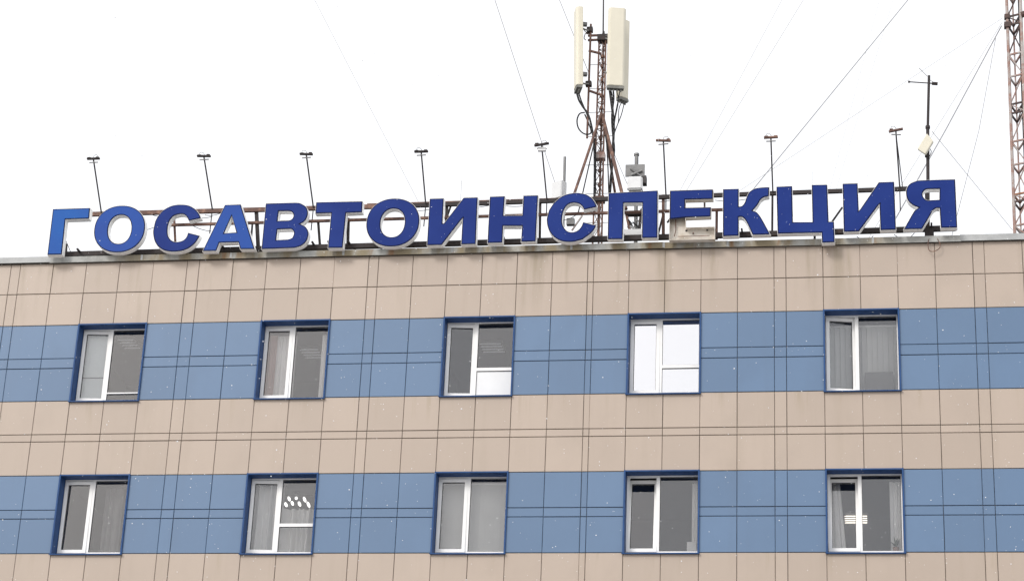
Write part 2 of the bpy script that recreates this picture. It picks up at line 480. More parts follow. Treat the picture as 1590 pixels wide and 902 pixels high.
def window(ci, rows, lower=None, sash='shut', film=False, label=None, handle=False):
    x0, x1, z0, z1 = U[WIN_C[ci]], U[WIN_C[ci] + 2], Z[rows[1]], Z[rows[0]]
    w, h = x1 - x0, z1 - z0
    loc = Vector((x0, D, z0))
    T = .019
    ix0, ix1, iz0, iz1 = T, w - T, .03, h - T + .008
    xm = ix0 + .435 * (ix1 - ix0)
    FR, FB, FT = .018, .050, .024
    fr = MB()
    bars(fr, ix0 + .001, ix1 - .001, iz0 + .001, iz1 - .001, .045, FR, FB, FT, FY, FY + .07)
    fr.box(xm - .030, xm + .030, FY - .003, FY + .066, iz0 + FB + .001, iz1 - FT - .001)
    zt = iz0 + .52
    if lower:
        fr.box(xm + .030, ix1 - FR - .001, FY - .001, FY + .064, zt - .028, zt + .028)
    win = bput('window', fr.mesh('window', M['pvc']), loc)
    if label: win['label'] = label
    gm = M['mirror'] if film else M['glass']
    # blue metal surround lining the opening
    sr = MB()
    sr.box(-.009, T - .002, -.028, FY, -.012, h + .014)
    sr.box(w - T + .002, w + .009, -.028, FY, -.012, h + .014)
    sr.box(T - .002, w - T + .002, -.026, FY, h - T + .008, h + .012)
    sr.build('surround', M['surround'], win)
    sl = MB()
    sl.v = [(-.02, -.05, -.014), (w + .02, -.05, -.014), (w + .03, FY, .026), (-.03, FY, .026), (-.02, -.05, -.030), (w + .02, -.05, -.030), (w + .03, FY, -.02), (-.03, FY, -.02)]
    sl.f = [(0, 1, 2, 3), (7, 6, 5, 4), (4, 5, 1, 0), (5, 6, 2, 1), (6, 7, 3, 2), (7, 4, 0, 3)]
    for i, v in enumerate(sl.v):            # keep the sill's body inside the opening behind the tiles
        if v[1] > 0: sl.v[i] = (min(max(v[0], T), w - T), v[1], v[2])
    sl.build('sill', M['surround'], win)
    MB().box(ix0, ix1, FY + .075, FY + .30, iz0 + .02, iz0 + .045).build('inner_sill', M['pvc'], win)
    # right-hand glazing
    def pane(xa, xb, za, zb, y, par, m, nm='glass_pane', off=(0, 0, 0)):
        p = MB().box(xa - off[0], xb - off[0], y - off[1], y + .004 - off[1], za - off[2], zb - off[2])
        return p.build(nm, m, par, off)
    gk = MB()
    if lower:
        pane(xm + .028, ix1 - FR + .001, zt + .026, iz1 - FT + .001, FY + .022, win, gm)
        bars(gk, xm + .031, ix1 - FR - .002, zt + .029, iz1 - FT - .002, .005, .005, .005, .005, FY + .010, FY + .021)
        if lower == 'panel':
            p = MB().box(xm + .028, ix1 - FR + .001, FY + .018, FY + .04, iz0 + FB - .001, zt - .027)
            p.build('infill_panel', M['infill'], win)
        else:
            pane(xm + .028, ix1 - FR + .001, iz0 + FB - .001, zt - .027, FY + .022, win, gm)
        bars(gk, xm + .031, ix1 - FR - .002, iz0 + FB + .002, zt - .030, .005, .005, .005, .007, FY + .008, FY + .017)
    else:
        pane(xm + .028, ix1 - FR + .001, iz0 + FB - .001, iz1 - FT + .001, FY + .022, win, gm)
        bars(gk, xm + .031, ix1 - FR - .002, iz0 + FB + .002, iz1 - FT - .002, .005, .005, .005, .005, FY + .010, FY + .021)
    gk.build('gasket', M['gasket'], win)
    # opening sash on the left
    sx0, sx1, sz0, sz1 = ix0 + .010, xm - .014, iz0 + .034, iz1 - .034
    hinge = Vector((sx0, FY + .012, sz0))
    s = MB()
    bars(s, 0, sx1 - sx0, 0, sz1 - sz0, .058, .058, .058, .058, -.034, .030)
    so = s.build('sash', M['pvc'], win, hinge)
    gp = MB().box(.056, sx1 - sx0 - .056, 0, .004, .056, sz1 - sz0 - .056).build('glass_pane', gm, win, hinge)
    gq = MB()
    bars(gq, .059, sx1 - sx0 - .059, .059, sz1 - sz0 - .059, .006, .006, .006, .007, -.012, -.002)
    gq = gq.build('gasket', M['gasket'], win, hinge)
    rot = {'shut': (0, 0, 0), 'tilt': (-.125, 0, 0), 'turn': (0, 0, .09), 'turn2': (0, 0, .20), 'both': (-.012, 0, .02), 'lean': (-.012, 0, 0)}[sash]
    parts = [so, gp, gq]
    if handle:
        parts.append(MB().box(sx1 - sx0 - .10, sx1 - sx0 - .028, .031, .045, .66, .68).build('handle', M['pvc'], win, hinge))
    for o in parts: o.rotation_euler = rot
    # the dark room behind
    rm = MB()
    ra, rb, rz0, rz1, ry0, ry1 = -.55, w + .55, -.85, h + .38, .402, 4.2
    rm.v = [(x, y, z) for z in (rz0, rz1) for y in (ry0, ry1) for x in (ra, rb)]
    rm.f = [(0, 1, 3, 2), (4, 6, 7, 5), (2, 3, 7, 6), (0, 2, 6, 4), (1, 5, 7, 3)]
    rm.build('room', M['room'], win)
    return dict(loc=loc, w=w, h=h, ix0=ix0, ix1=ix1, iz0=iz0, iz1=iz1, xm=xm, zt=zt)

UP, LO = (2, 5), (8, 11)
wa = [window(0, UP, sash='turn', label='window with pale roller blind behind its left sash'),
      window(1, UP, sash='lean', label='window with rose brown curtain edge behind its left sash'),
      window(2, UP, lower='panel', sash='turn', handle=True, label='window with white infill panel under its right pane'),
      window(3, UP, lower='glass', sash='lean', film=True, label='window with bright mirrored panes'),
      window(4, UP, sash='turn2', handle=True, label='window with grey vertical blinds and slightly open left sash')]
wl = [window(0, LO, sash='lean', label='window with dark strip along the left edge of its sash glass'),
      window(1, LO, lower='glass', sash='turn', handle=True, label='window with transom, folded curtains and lit lamp behind'),
      window(2, LO, sash='lean', label='window fully covered by light grey vertical blinds'),
      window(3, LO, sash='tilt', label='window with left sash tilted inward and bare dark panes'),
      window(4, LO, sash='tilt', label='window with tilted left sash and lit ceiling lamp behind')]

# ------------------------------------------------------------------ things behind the glass
def wavy(name, m, win, xa, xb, za, zb, y=.42, amp=.018, folds=7, lean=0.0, label='', cat='curtain', group=None, seed=1):
    r = random.Random(seed)
    n = folds * 12
    b = MB()
    ph = r.uniform(0, 6)
    for k, z in enumerate((za, za + (zb - za) * .5, zb)):
        for i in range(n + 1):
            t = i / n
            x = xa + (xb - xa) * t + lean * (1 - k / 2) * t
            b.v.append((x, amp * math.sin((t + .07 * math.sin(t * 7.3 + seed * 2.1) + .025 * math.sin(t * 19 + k)) * folds * 2 * math.pi + ph) * (.55 + .45 * math.sin(t * 11 + seed * 1.7) ** 2) * 1.25 * (1.0 + .3 * math.sin(t * 17 + seed)) * (1.2 - .25 * k), z))
    for k in range(2):
        for i in range(n):
            q = k * (n + 1) + i
            b.f.append((q, q + 1, q + n + 2, q + n + 1))
    L = win['loc']
    o = b.build(name, m, None, L + Vector((0, y, 0)), smooth=True)
    return tag(o, label, cat, group)

def slats(win, xa, xb, za, zb, ang, label, m, step=.089, y=.44):
    L = win['loc']
    root = tag(empty('vertical_blind', L + Vector((xa, y, za))), label, 'blind', 'vertical blinds behind the glass')
    MB().box(-.01, xb - xa + .01, -.02, .02, zb - za, zb - za + .03).build('head_rail', M['pvc'], root)
    me = MB().box(-.046, .046, -.0012, .0012, 0, zb - za).mesh('slat', m)
    n = int((xb - xa) / step)
    rr = random.Random(int(xa * 100) + n)
    for i in range(n + 1):
        o = put('slat', me, root, (i * step, 0, 0))
        o.rotation_euler = (0, 0, ang + rr.uniform(-.10, .10))

w0 = wa[0]
rb = tag(empty('roller_blind', w0['loc'] + Vector((w0['ix0'] + .04, .33, w0['iz0']))),
         'pale grey roller blind drawn down behind the left sash of the top left window', 'blind')
bw = w0['xm'] - w0['ix0'] - .06
MB().box(0, bw, 0, .003, .52, w0['iz1'] - w0['iz0'] - .02).build('fabric', M['roller'], rb)
MB().box(0, bw, -.004, .010, .503, .52).build('bottom_bar', M['grey_steel'], rb)
MB().box(0, bw, .004, .007, .03, .503).build('lower_screen', M['roller'], rb)
MB().tube((0, .01, w0['iz1'] - w0['iz0'] - .0), (bw, .01, w0['iz1'] - w0['iz0'] - .0), .02).build('roller_tube', M['pvc'], rb)
# insect-screen edge bar at the foot of the right pane
tag(MB().box(0, .62, 0, .02, 0, .022).build('screen_frame_bar', M['pvc'], None, w0['loc'] + Vector((w0['xm'] + .03, .20, w0['iz0'] + .165))),
    'thin white bar across the foot of the top left window pane', 'bar')

w0 = wa[1]
wavy('curtain', M['curtain_rose'], w0, w0['ix0'] + .02, w0['ix0'] + .20, .0, 1.30, .36, .014, 2, label='rose brown curtain edge behind the second upper window from the left', seed=2)
wavy('curtain', M['curtain'], w0, w0['ix0'] + .17, w0['xm'] + .02, .0, 1.30, .40, .014, 5, label='pale net curtain beside the rose brown curtain edge', seed=3)
wavy('curtain', M['curtain'], w0, w0['ix1'] - .20, w0['ix1'] + .05, .0, 1.30, .40, .02, 3, label='pale curtain strip at the right edge of the second upper window', seed=4)

w0 = wa[4]
slats(w0, w0['ix0'] + .02, w0['ix1'] - .02, .02, 1.28, .35, 'half open grey vertical blind behind the top right window', M['blind'])
tag(MB().box(0, .47, 0, .006, 0, .36).build('card_sheet', M['board'], None, w0['loc'] + Vector((w0['ix1'] - .56, .33, .075))),
    'darker grey card sheet standing in the lower corner of the top right window', 'card sheet')

w0 = wl[0]
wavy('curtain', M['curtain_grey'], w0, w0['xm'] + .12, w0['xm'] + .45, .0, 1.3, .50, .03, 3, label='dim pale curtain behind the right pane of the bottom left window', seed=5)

w0 = wl[1]
wavy('curtain', M['curtain'], w0, w0['ix0'] + .01, w0['xm'] + .02, .0, 1.3, .41, .075, 4, label='folded grey curtain behind the left sash of the transom window below', seed=6)
wavy('curtain', M['curtain'], w0, w0['xm'] - .01, w0['ix1'] - .10, .0, 0.90, .46, .075, 5, label='folded curtain behind the right panes of the transom window below', seed=7)

w0 = wl[2]
slats(w0, w0['ix0'] + .02, w0['ix1'] - .0, .02, 1.30, .10, 'closed light grey vertical blind filling the middle lower window', M['blind'])

w0 = wl[3]
wavy('curtain', M['curtain'], w0, w0['ix1'] - .13, w0['ix1'] + .06, .0, 1.3, .42, .02, 3, label='pale curtain strip at the right edge of the fourth lower window', seed=8)
bx = tag(empty('paper_box', w0['loc'] + Vector((w0['ix1'] - .20, .34, w0['iz0'] + .045))), 'pale paper box on the sill in the lower right corner of a dark window', 'box')
MB().box(0, .15, 0, .12, 0, .19).build('body', M['curtain'], bx)
MB().box(-.004, .154, -.004, .124, .19, .20).build('lid', M['white_box'], bx)

w0 = wl[4]
wavy('curtain', M['curtain'], w0, w0['ix0'] + .03, w0['ix0'] + .20, .0, 1.3, .54, .018, 3, lean=.10, label='white curtain drawn aside behind the left sash of the bottom right window', seed=9)
wavy('curtain', M['curtain'], w0, w0['ix1'] - .20, w0['ix1'] + .04, .0, 1.3, .42, .018, 3, label='white curtain strip at the right edge of the bottom right window', seed=10)
pl = tag(empty('potted_plant', w0['loc'] + Vector((w0['ix1'] - .12, .36, w0['iz0'] + .045))), 'small spiky potted plant on the sill of the bottom right window', 'plant')
MB().tube((0, 0, 0), (0, 0, .10), .04, 10, .055).build('pot', M['pot'], pl)
lf = random.Random(4)
for i in range(14):
    a = i * 2.4; e = lf.uniform(.05, .11)
    b = MB()
    t = Vector((math.cos(a) * e, math.sin(a) * e * .5, .10 + lf.uniform(.08, .19)))
    s_ = Vector((-math.sin(a), math.cos(a), 0)) * .012
    mid = t * .55 + Vector((0, 0, .06))
    b.v = [tuple(Vector((0, 0, .09)) - s_ * .4), tuple(Vector((0, 0, .09)) + s_ * .4), tuple(mid + s_), tuple(t), tuple(mid - s_)]
    b.f = [(0, 1, 2, 3, 4)]
    b.build('leaf', M['leaf'], pl)

def ceiling_lamp(win, px, py, label, n=4, wid=.40, mat='tube'):
    zc = win['loc'].z + win['h'] + .38
    root = tag(empty('ceiling_lamp', at_z(px, py, zc - .06) + Vector((0, 0, .06))), label, 'lamp', 'lit ceiling lamps seen through the glass')
    MB().box(-wid / 2 - .02, wid / 2 + .02, -.27, .27, -.02, -.001).build('tray', M['board'], root)
    for i in range(n):
        y = -.21 + .42 * i / (n - 1)
        MB().tube((-wid / 2, y, -.06), (wid / 2, y, -.06), .0105, 8).build('lamp_tube', M[mat], root)
        MB().box(-wid / 2, -wid / 2 + .02, y - .012, y + .012, -.058, -.02).build('lamp_holder', M['board'], root)
ceiling_lamp(wl[4], 1329, 806, 'lit four tube ceiling lamp behind the bottom right window')
ceiling_lamp(wl[1], 486, 829, 'lit ceiling lamp at the lower right corner of the transom window')
ceiling_lamp(wa[1], 484, 549, 'dim ceiling lamp behind the second upper window from the left', 4, .34, 'tube_dim')
ceiling_lamp(wa[0], 200, 534, 'dim ceiling lamp behind the right pane of the top left window', 4, .30, 'tube_dim')
ceiling_lamp(wa[2], 764, 540, 'added dim tubes standing in for marks on the middle upper pane', 4, .40, 'tube_dim')  # made-up lamp: faint tubes added in place of marks on the pane
# leaf-shaped lit shades hanging in a row under the ceiling of the curtained room
zc = wl[1]['loc'].z + wl[1]['h'] + .38
cp = at_z(459, 778, zc - .17)
ch = tag(empty('chandelier', (cp.x, cp.y, zc)), 'chandelier of small white oval shades above the folded curtain', 'lamp')
MB().tube((0, 0, -.002), (0, 0, -.05), .05, 10).build('ceiling_rose', M['board'], ch)
MB().bar((-.34, 0, -.06), (.34, 0, -.06), .02, .02).build('bar', M['grey_steel'], ch)
for i, (px, py, hh) in enumerate([(438, 775, .050), (444, 783, .048), (449, 774, .048), (454, 781, .044), (460, 773, .028), (465, 782, .052), (473, 775, .056), (479, 783, .062)]):
    bm = bmesh.new()
    bmesh.ops.create_uvsphere(bm, u_segments=10, v_segments=6, radius=1)
    bmesh.ops.scale(bm, vec=(.026, .026, hh), verts=bm.verts)
    me = bpy.data.meshes.new('lamp_shade'); bm.to_mesh(me); bm.free(); me.materials.append(M['shade'])
    q = at(px, py, cp.y)
    o = put('lamp_shade', me, ch, q - Vector(ch.location))
    o.rotation_euler = (0, -.45, 0)

# ------------------------------------------------------------------ the rooftop sign
YS = D - .25                    # letter faces
DEP = .125
sgn = tag(empty('rooftop_sign', (-6.5, D + .05, ZTOP + .1)),
          'rooftop sign of sixteen blue channel letters reading ГОСАВТОИНСПЕКЦИЯ on a rusty frame', 'sign')
SO = Vector(sgn.location)

def ell(cx, cy, a, b, k, n=44, e=2.15):
    out = []
    for i in range(n):
        t = 2 * math.pi * i / n
        ct, st = math.cos(t), math.sin(t)
        x = a * math.copysign(abs(ct) ** (2 / e), ct); y = b * math.copysign(abs(st) ** (2 / e), st)
        out.append((cx + x - k * y, cy + y))
    return out

C1 = [(712, 320), (690, 265), (650, 215), (600, 178), (540, 155), (470, 148), (390, 152), (310, 175), (235, 220), (175, 285), (130, 365), (107, 470), (110, 550), (130, 620), (170, 680), (230, 722), (310, 743), (390, 745), (480, 732), (560, 700), (630, 645), (675, 585), (697, 543),
      (550, 505), (530, 560), (490, 600), (440, 618), (385, 622), (335, 600), (300, 555), (288, 490), (295, 410), (320, 345), (370, 290), (450, 268), (500, 275), (535, 305), (560, 352)]
C2 = [(1485, 290), (1465, 240), (1420, 180), (1350, 137), (1270, 120), (1195, 120), (1110, 137), (1030, 175), (950, 245), (895, 330), (868, 430), (875, 520), (905, 600), (955, 660), (1030, 705), (1120, 722), (1210, 718), (1310, 690), (1400, 625), (1450, 570), (1477, 520),
      (1315, 478), (1295, 530), (1250, 580), (1190, 602), (1130, 595), (1085, 555), (1060, 500), (1055, 430), (1070, 350), (1105, 285), (1150, 250), (1210, 240), (1270, 255), (1305, 285), (1325, 325)]
# (offset x, offset y, scale, outer outline, inner outlines, face material)
k1, k5, k7, k8 = .12195, .12579, .12747, .13308
LET = [
 (60, 300, k1, [(183, 205), (655, 190), (642, 325), (343, 335), (295, 782), (112, 785)], [], 'sb_light'),
 (60, 300, k1, ell(1031, 458, 322, 297, .12), [ell(1033, 462, 148, 183, .10)], 'sb_mid'),
 (225, 300, k1, C1, [], 'sb'),
 (225, 300, k1, [(1020, 152), (1220, 145), (1398, 712), (1215, 713), (1190, 625), (948, 632), (910, 735), (735, 738)], [[(1105, 288), (1165, 500), (1008, 512)]], 'sb_mid'),
 (390, 290, k1, [(187, 215), (560, 205), (640, 220), (700, 260), (722, 320), (715, 380), (680, 440), (625, 475), (690, 510), (725, 565), (728, 620), (705, 690), (650, 745), (580, 772), (500, 782), (132, 795)],
  [[(352, 313), (480, 311), (525, 330), (540, 367), (525, 407), (475, 432), (336, 438)], [(336, 545), (490, 538), (532, 558), (545, 600), (525, 650), (470, 672), (318, 680)]], 'sb'),
 (390, 290, k1, [(828, 200), (1418, 187), (1412, 327), (1210, 335), (1165, 778), (978, 780), (1018, 337), (818, 342)], [], 'sb'),
 (560, 290, k1, ell(410, 457, 336, 305, .09), [ell(407, 462, 154, 181, .08)], 'sb'),
 (560, 290, k1, [(880, 155), (1058, 150), (1042, 468), (1060, 468), (1312, 142), (1490, 137), (1465, 730), (1280, 735), (1298, 412), (1285, 415), (1032, 742), (845, 746)], [], 'sb'),
 (740, 285, k5, [(165, 165), (348, 158), (332, 395), (565, 395), (578, 152), (758, 147), (730, 715), (550, 720), (562, 525), (328, 525), (318, 730), (135, 735)], [], 'sb'),
 (740, 285, k5, C2, [], 'sb'),
 (930, 280, k1, [(122, 165), (748, 132), (745, 733), (548, 735), (552, 287), (315, 290), (302, 750), (112, 752)], [], 'sb'),
 (930, 280, k1, [(905, 135), (1452, 118), (1450, 240), (1098, 248), (1098, 352), (1425, 345), (1422, 462), (1100, 475), (1103, 602), (1470, 592), (1472, 745), (897, 757)], [], 'sb'),
 (1110, 275, k7, [(100, 150), (290, 145), (290, 362), (330, 353), (365, 310), (390, 240), (425, 180), (490, 142), (580, 128), (662, 125), (658, 237), (600, 247), (555, 280), (520, 340), (460, 410), (510, 432), (550, 478), (590, 545), (675, 700), (460, 705), (400, 575), (360, 510), (325, 487), (290, 488), (290, 715), (98, 720)], [], 'sb'),
 (1110, 275, k7, [(750, 120), (940, 112), (950, 550), (1190, 550), (1180, 98), (1368, 95), (1385, 545), (1450, 545), (1460, 795), (1305, 800), (1300, 678), (765, 690)], [], 'sb'),
 (1290, 265, k8, [(138, 155), (312, 150), (325, 455), (345, 450), (560, 138), (738, 132), (760, 690), (580, 695), (568, 400), (555, 405), (330, 710), (152, 715)], [], 'sb'),
 (1290, 265, k8, [(1450, 103), (1475, 665), (1285, 668), (1270, 440), (1230, 440), (1190, 470), (1155, 530), (1065, 682), (852, 685), (960, 495), (990, 458), (1025, 432), (950, 400), (895, 340), (878, 260), (890, 200), (925, 155), (985, 128), (1060, 115)], [[(1268, 215), (1268, 342), (1140, 348), (1095, 330), (1070, 285), (1085, 240), (1130, 218)]], 'sb'),
]

def soften(poly):
    """round the gentle bends, keep the sharp corners"""
    n = len(poly)
    P = [Vector(p) for p in poly]
    def turn(i):
        a = (P[i] - P[i - 1]).normalized(); b = (P[(i + 1) % n] - P[i]).normalized()
        return math.degrees(math.acos(max(-1, min(1, a.dot(b)))))
    corner = [turn(i) > 48 for i in range(n)]
    out = []
    for i in range(n):
        j = (i + 1) % n
        out.append(P[i])
        if (P[j] - P[i]).length < .40 * .35 and not (corner[i] and corner[j]):
            a = P[i - 1] if not corner[i] else P[i]
            d = P[(j + 1) % n] if not corner[j] else P[j]
            for t in (1 / 3, 2 / 3):
                b, c = P[i], P[j]
                out.append(.5 * ((2 * b) + (c - a) * t + (2 * a - 5 * b + 4 * c - d) * t * t + (3 * b - a - 3 * c + d) * t ** 3))
    return [(p.x, p.y) for p in out]

def area(p):
    return .5 * sum(p[i - 1][0] * p[i][1] - p[i][0] * p[i - 1][1] for i in range(len(p)))

def inset(poly, d):
    """move every edge by d to its left (poly counter-clockwise: inwards)"""
    n = len(poly); out = []
    for i in range(n):
        p0, p1, p2 = Vector(poly[i - 1]), Vector(poly[i]), Vector(poly[(i + 1) % n])
        e1, e2 = (p1 - p0).normalized(), (p2 - p1).normalized()
        n1, n2 = Vector((-e1.y, e1.x)), Vector((-e2.y, e2.x))
        m = n1 + n2
        if m.length < .2: m = n1
        m = m / max(m.dot(n1), .35)
        out.append(tuple(p1 + m * d))
    return out

def prism(loops, ya, yb, front=True, back=True):
    """loops: outer ccw then holes cw, in the x-z plane; ya front, yb back"""
    b = MB()
    flat = [p for l in loops for p in l]
    n = len(flat)
    b.v = [(p[0], ya, p[1]) for p in flat] + [(p[0], yb, p[1]) for p in flat]
    tri = tessellate_polygon([[Vector((p[0], p[1], 0)) for p in l] for l in loops])
    if front: b.f += [tuple(t) for t in tri]
    if back: b.f += [tuple(i + n for i in reversed(t)) for t in tri]
    s = 0
    for l in loops:
        k = len(l)
        for i in range(k):
            j = (i + 1) % k
            b.f.append((s + i, s + j, n + s + j, n + s + i))
        s += k
    return b

letters_centre = []
for idx, (ox, oy, k, outer, inner, mat) in enumerate(LET):
    def tom(poly):
        return [(lambda q: (q.x, q.z))(at(ox + x * k, oy + y * k, YS)) for x, y in poly]
    loops = [soften(tom(outer))] + [soften(tom(i)) for i in inner]
    if area(loops[0]) < 0: loops[0].reverse()
    for h in loops[1:]:
        if area(h) > 0: h.reverse()
    c = Vector((sum(p[0] for p in loops[0]) / len(loops[0]), YS, min(p[1] for p in loops[0])))
    loops = [[(p[0] - c.x, p[1] - c.z) for p in l] for l in loops]
    letters_centre.append(c)
    rim = [inset(l, -.006) for l in loops]
    body = prism(rim, .004, DEP, front=False, back=True)
    # the return folds a narrow white lip round the face
    n = sum(len(l) for l in loops)
    b0 = len(body.v)
    body.v += [(p[0], .004, p[1]) for l in loops for p in l]
    s = 0
    for l in loops:
        m_ = len(l)
        for i in range(m_):
            j = (i + 1) % m_
            body.f.append((s + i, s + j, b0 + s + j, b0 + s + i))
        s += m_
    lt = body.build('letter', M['letter_aged' if idx == 11 else 'letter_white'], sgn, c - SO)
    if idx == 11:                       # Е has lost the lower part of its face
        lt['label'] = 'letter Е with its lower face missing and white inside showing'
        y_cut = [at(ox + 900 * k, oy + 492 * k, YS).z - c.z, at(ox + 1100 * k, oy + 474 * k, YS).z - c.z]
        L = loops[0]
        keep = [p for p in L if p[1] > min(y_cut) - .005]
        lx = [p for p in L if p[1] < .1]
        xl = min(p[0] for p in L)
        xr = sorted(p[0] for p in L)
        top = [(ox + 905 * k, oy + 135 * k), (ox + 1452 * k, oy + 118 * k), (ox + 1450 * k, oy + 240 * k), (ox + 1098 * k, oy + 248 * k), (ox + 1098 * k, oy + 352 * k), (ox + 1425 * k, oy + 345 * k), (ox + 1422 * k, oy + 462 * k), (ox + 1100 * k, oy + 475 * k), (ox + 900 * k, oy + 497 * k)]
        loops = [[(q.x - c.x, q.z - c.z) for q in (at(x, y, YS) for x, y in top)]]
        if area(loops[0]) < 0: loops[0].reverse()
        # wiring left inside the bare lower half
        wi = MB()
        pz = lambda x, y: at(ox + x * k, oy + y * k, YS + .09) - c
        wi.path([pz(975, 500), pz(978, 640), pz(960, 715)], .008)
        wi.path([pz(1000, 716), pz(1280, 710), pz(1410, 704)], .007)
        wi.box(*(lambda q: (q.x - .012, q.x + .012, .085, .115, q.z - .01, q.z + .01))(pz(1200, 672)))
        wi.build('wiring', M['rust'], lt)
    else:
        pass
    prism(loops, -.002, .010).build('trim', M['trim'], lt)
    face = [inset(l, .017) for l in loops]
    prism(face, -.008, -.0025).build('face', M[mat], lt)
    # stubs that carry the letter on the frame
    xs_ = [p[0] for p in loops[0]]

# steel frame behind the letters
YF = D + .10
def P(px, py, Y=YF): return at(px, py, Y) - SO
MB().bar(P(138, 333), P(640, 319.5), .06, .075).build('rail', M['rust'], sgn)
MB().bar(P(640, 319.5), P(1420, 293), .06, .066).build('rail', M['dark_steel'], sgn)
MB().bar(P(570, 317.5, D + .16), P(1046, 303.5, D + .16), .025, .028).build('rail', M['rust'], sgn)
MB().bar(P(255, 350), P(1128, 325.6), .045, .045).build('rail', M['rust'], sgn)
MB().bar(P(97, 395.5, D + .04), P(800, 375.5, D + .04), .08, .085).build('bottom_beam', M['dark_steel'], sgn)
MB().bar(P(800, 375.5, D + .04), P(1484, 354.5, D + .04), .08, .085).build('bottom_beam', M['dark_steel'], sgn)
for (xa, ya, xb, yb, r, m) in [(102.5, 379, 102, 396, .022, 'dark_steel'), (398, 325, 401, 386, .030, 'dark_steel'), (494, 343, 497, 384, .020, 'dark_steel'),
                               (541, 339, 540, 384, .024, 'dark_steel'), (694, 316, 692, 380, .024, 'dark_steel'), (839, 309, 838, 376, .020, 'dark_steel'), (1030, 303, 1030, 372, .026, 'rust'),
                               (1113, 325, 1112.5, 372, .022, 'rust'), (1094, 303, 1094, 326, .016, 'dark_steel'), (1199.5, 298, 1199, 366, .018, 'dark_steel'),
                               (1265, 360, 1265, 377, .020, 'dark_steel'), (1438, 290, 1441, 372, .026, 'dark_steel'), (270, 330, 273, 392, .018, 'rust'), (590, 320, 590, 383, .018, 'rust'), (770, 314, 769, 378, .02, 'dark_steel'), (930, 308, 929, 374, .02, 'rust')]:
    MB().bar(P(xa, ya, YF + .045), P(xb, yb, YF + .045), r * 2, r * 2, (0, 1, 0)).build('post', M[m], sgn)
MB().box(-.075, .075, -.08, .08, -.16, .10).build('foot', M['dark_steel'], sgn, P(1443, 366, D + .06))
for (xa, ya, xb, yb) in [(536, 345, 528, 384), (392, 346, 390, 372), (700, 320, 693, 340), (1308, 322, 1291, 346), (1042, 338, 1036, 346), (1030, 332, 1020, 372)]:
    MB().tube(P(xa, ya, YF + .1), P(xb, yb, YF + .12), .018, 6).build('brace', M['dark_rod'], sgn)
for i, c in enumerate(letters_centre):                        # brackets joining letter backs to the beam and rail
    for dx in (-.18, .18):
        x = c.x + dx
        t = (x + 14.3) / 16
        zb_ = P(97, 395.5, D + .04).z * (1 - t) + P(1484, 354.5, D + .04).z * t + SO.z
        MB().bar(Vector((x, YS + DEP - .01, zb_ + .03)) - SO, Vector((x, D + .02, zb_ + .03)) - SO, .03, .03).build('bracket', M['dark_steel'], sgn)
# slack supply cables strung along the frame
def sag(a, b, s, n=8):
    return [Vector(a).lerp(Vector(b), i / n) - Vector((0, 0, s * 4 * (i / n) * (1 - i / n))) for i in range(n + 1)]
for (xa, ya, xb, yb, s) in [(234, 333, 262, 337, .02), (302, 331, 318, 327, .01), (307, 338, 330, 336, .02), (300, 351, 328, 359, .02), (318, 334, 345, 330, .03), (228, 357, 240, 353, 0), (395, 332, 400, 331, 0),
                            (545, 385, 602, 382, .09), (1023, 313, 1046, 309, .02), (1110, 311, 1160, 309, .03), (1330, 367, 1340, 374, 0), (1356, 366, 1350, 373, 0), (1388, 364, 1398, 371, 0), (1420, 362, 1411, 371, 0),
                            (640, 326, 668, 325, .02), (744, 322, 760, 319, 0), (786, 320, 812, 320, .01), (866, 342, 900, 330, .05), (100, 368, 110, 392, 0)]:
    MB().path(sag(P(xa, ya, D + .16), P(xb, yb, D + .16), s), .0065, 5).build('cable', M['cable' if s < .08 else 'wire_pale'], sgn)
# cable loop hanging over the coping under the last letter
MB().path(curve_pts([P(1444, 366, D - .03), P(1441, 378, D - .075), P(1443, 389, D - .08), P(1451, 390, D - .08), P(1459, 385, D - .08), P(1459, 377, D - .075), P(1452, 366, D - .03)], 5), .0075, 5).build('cable', M['rust'], sgn)

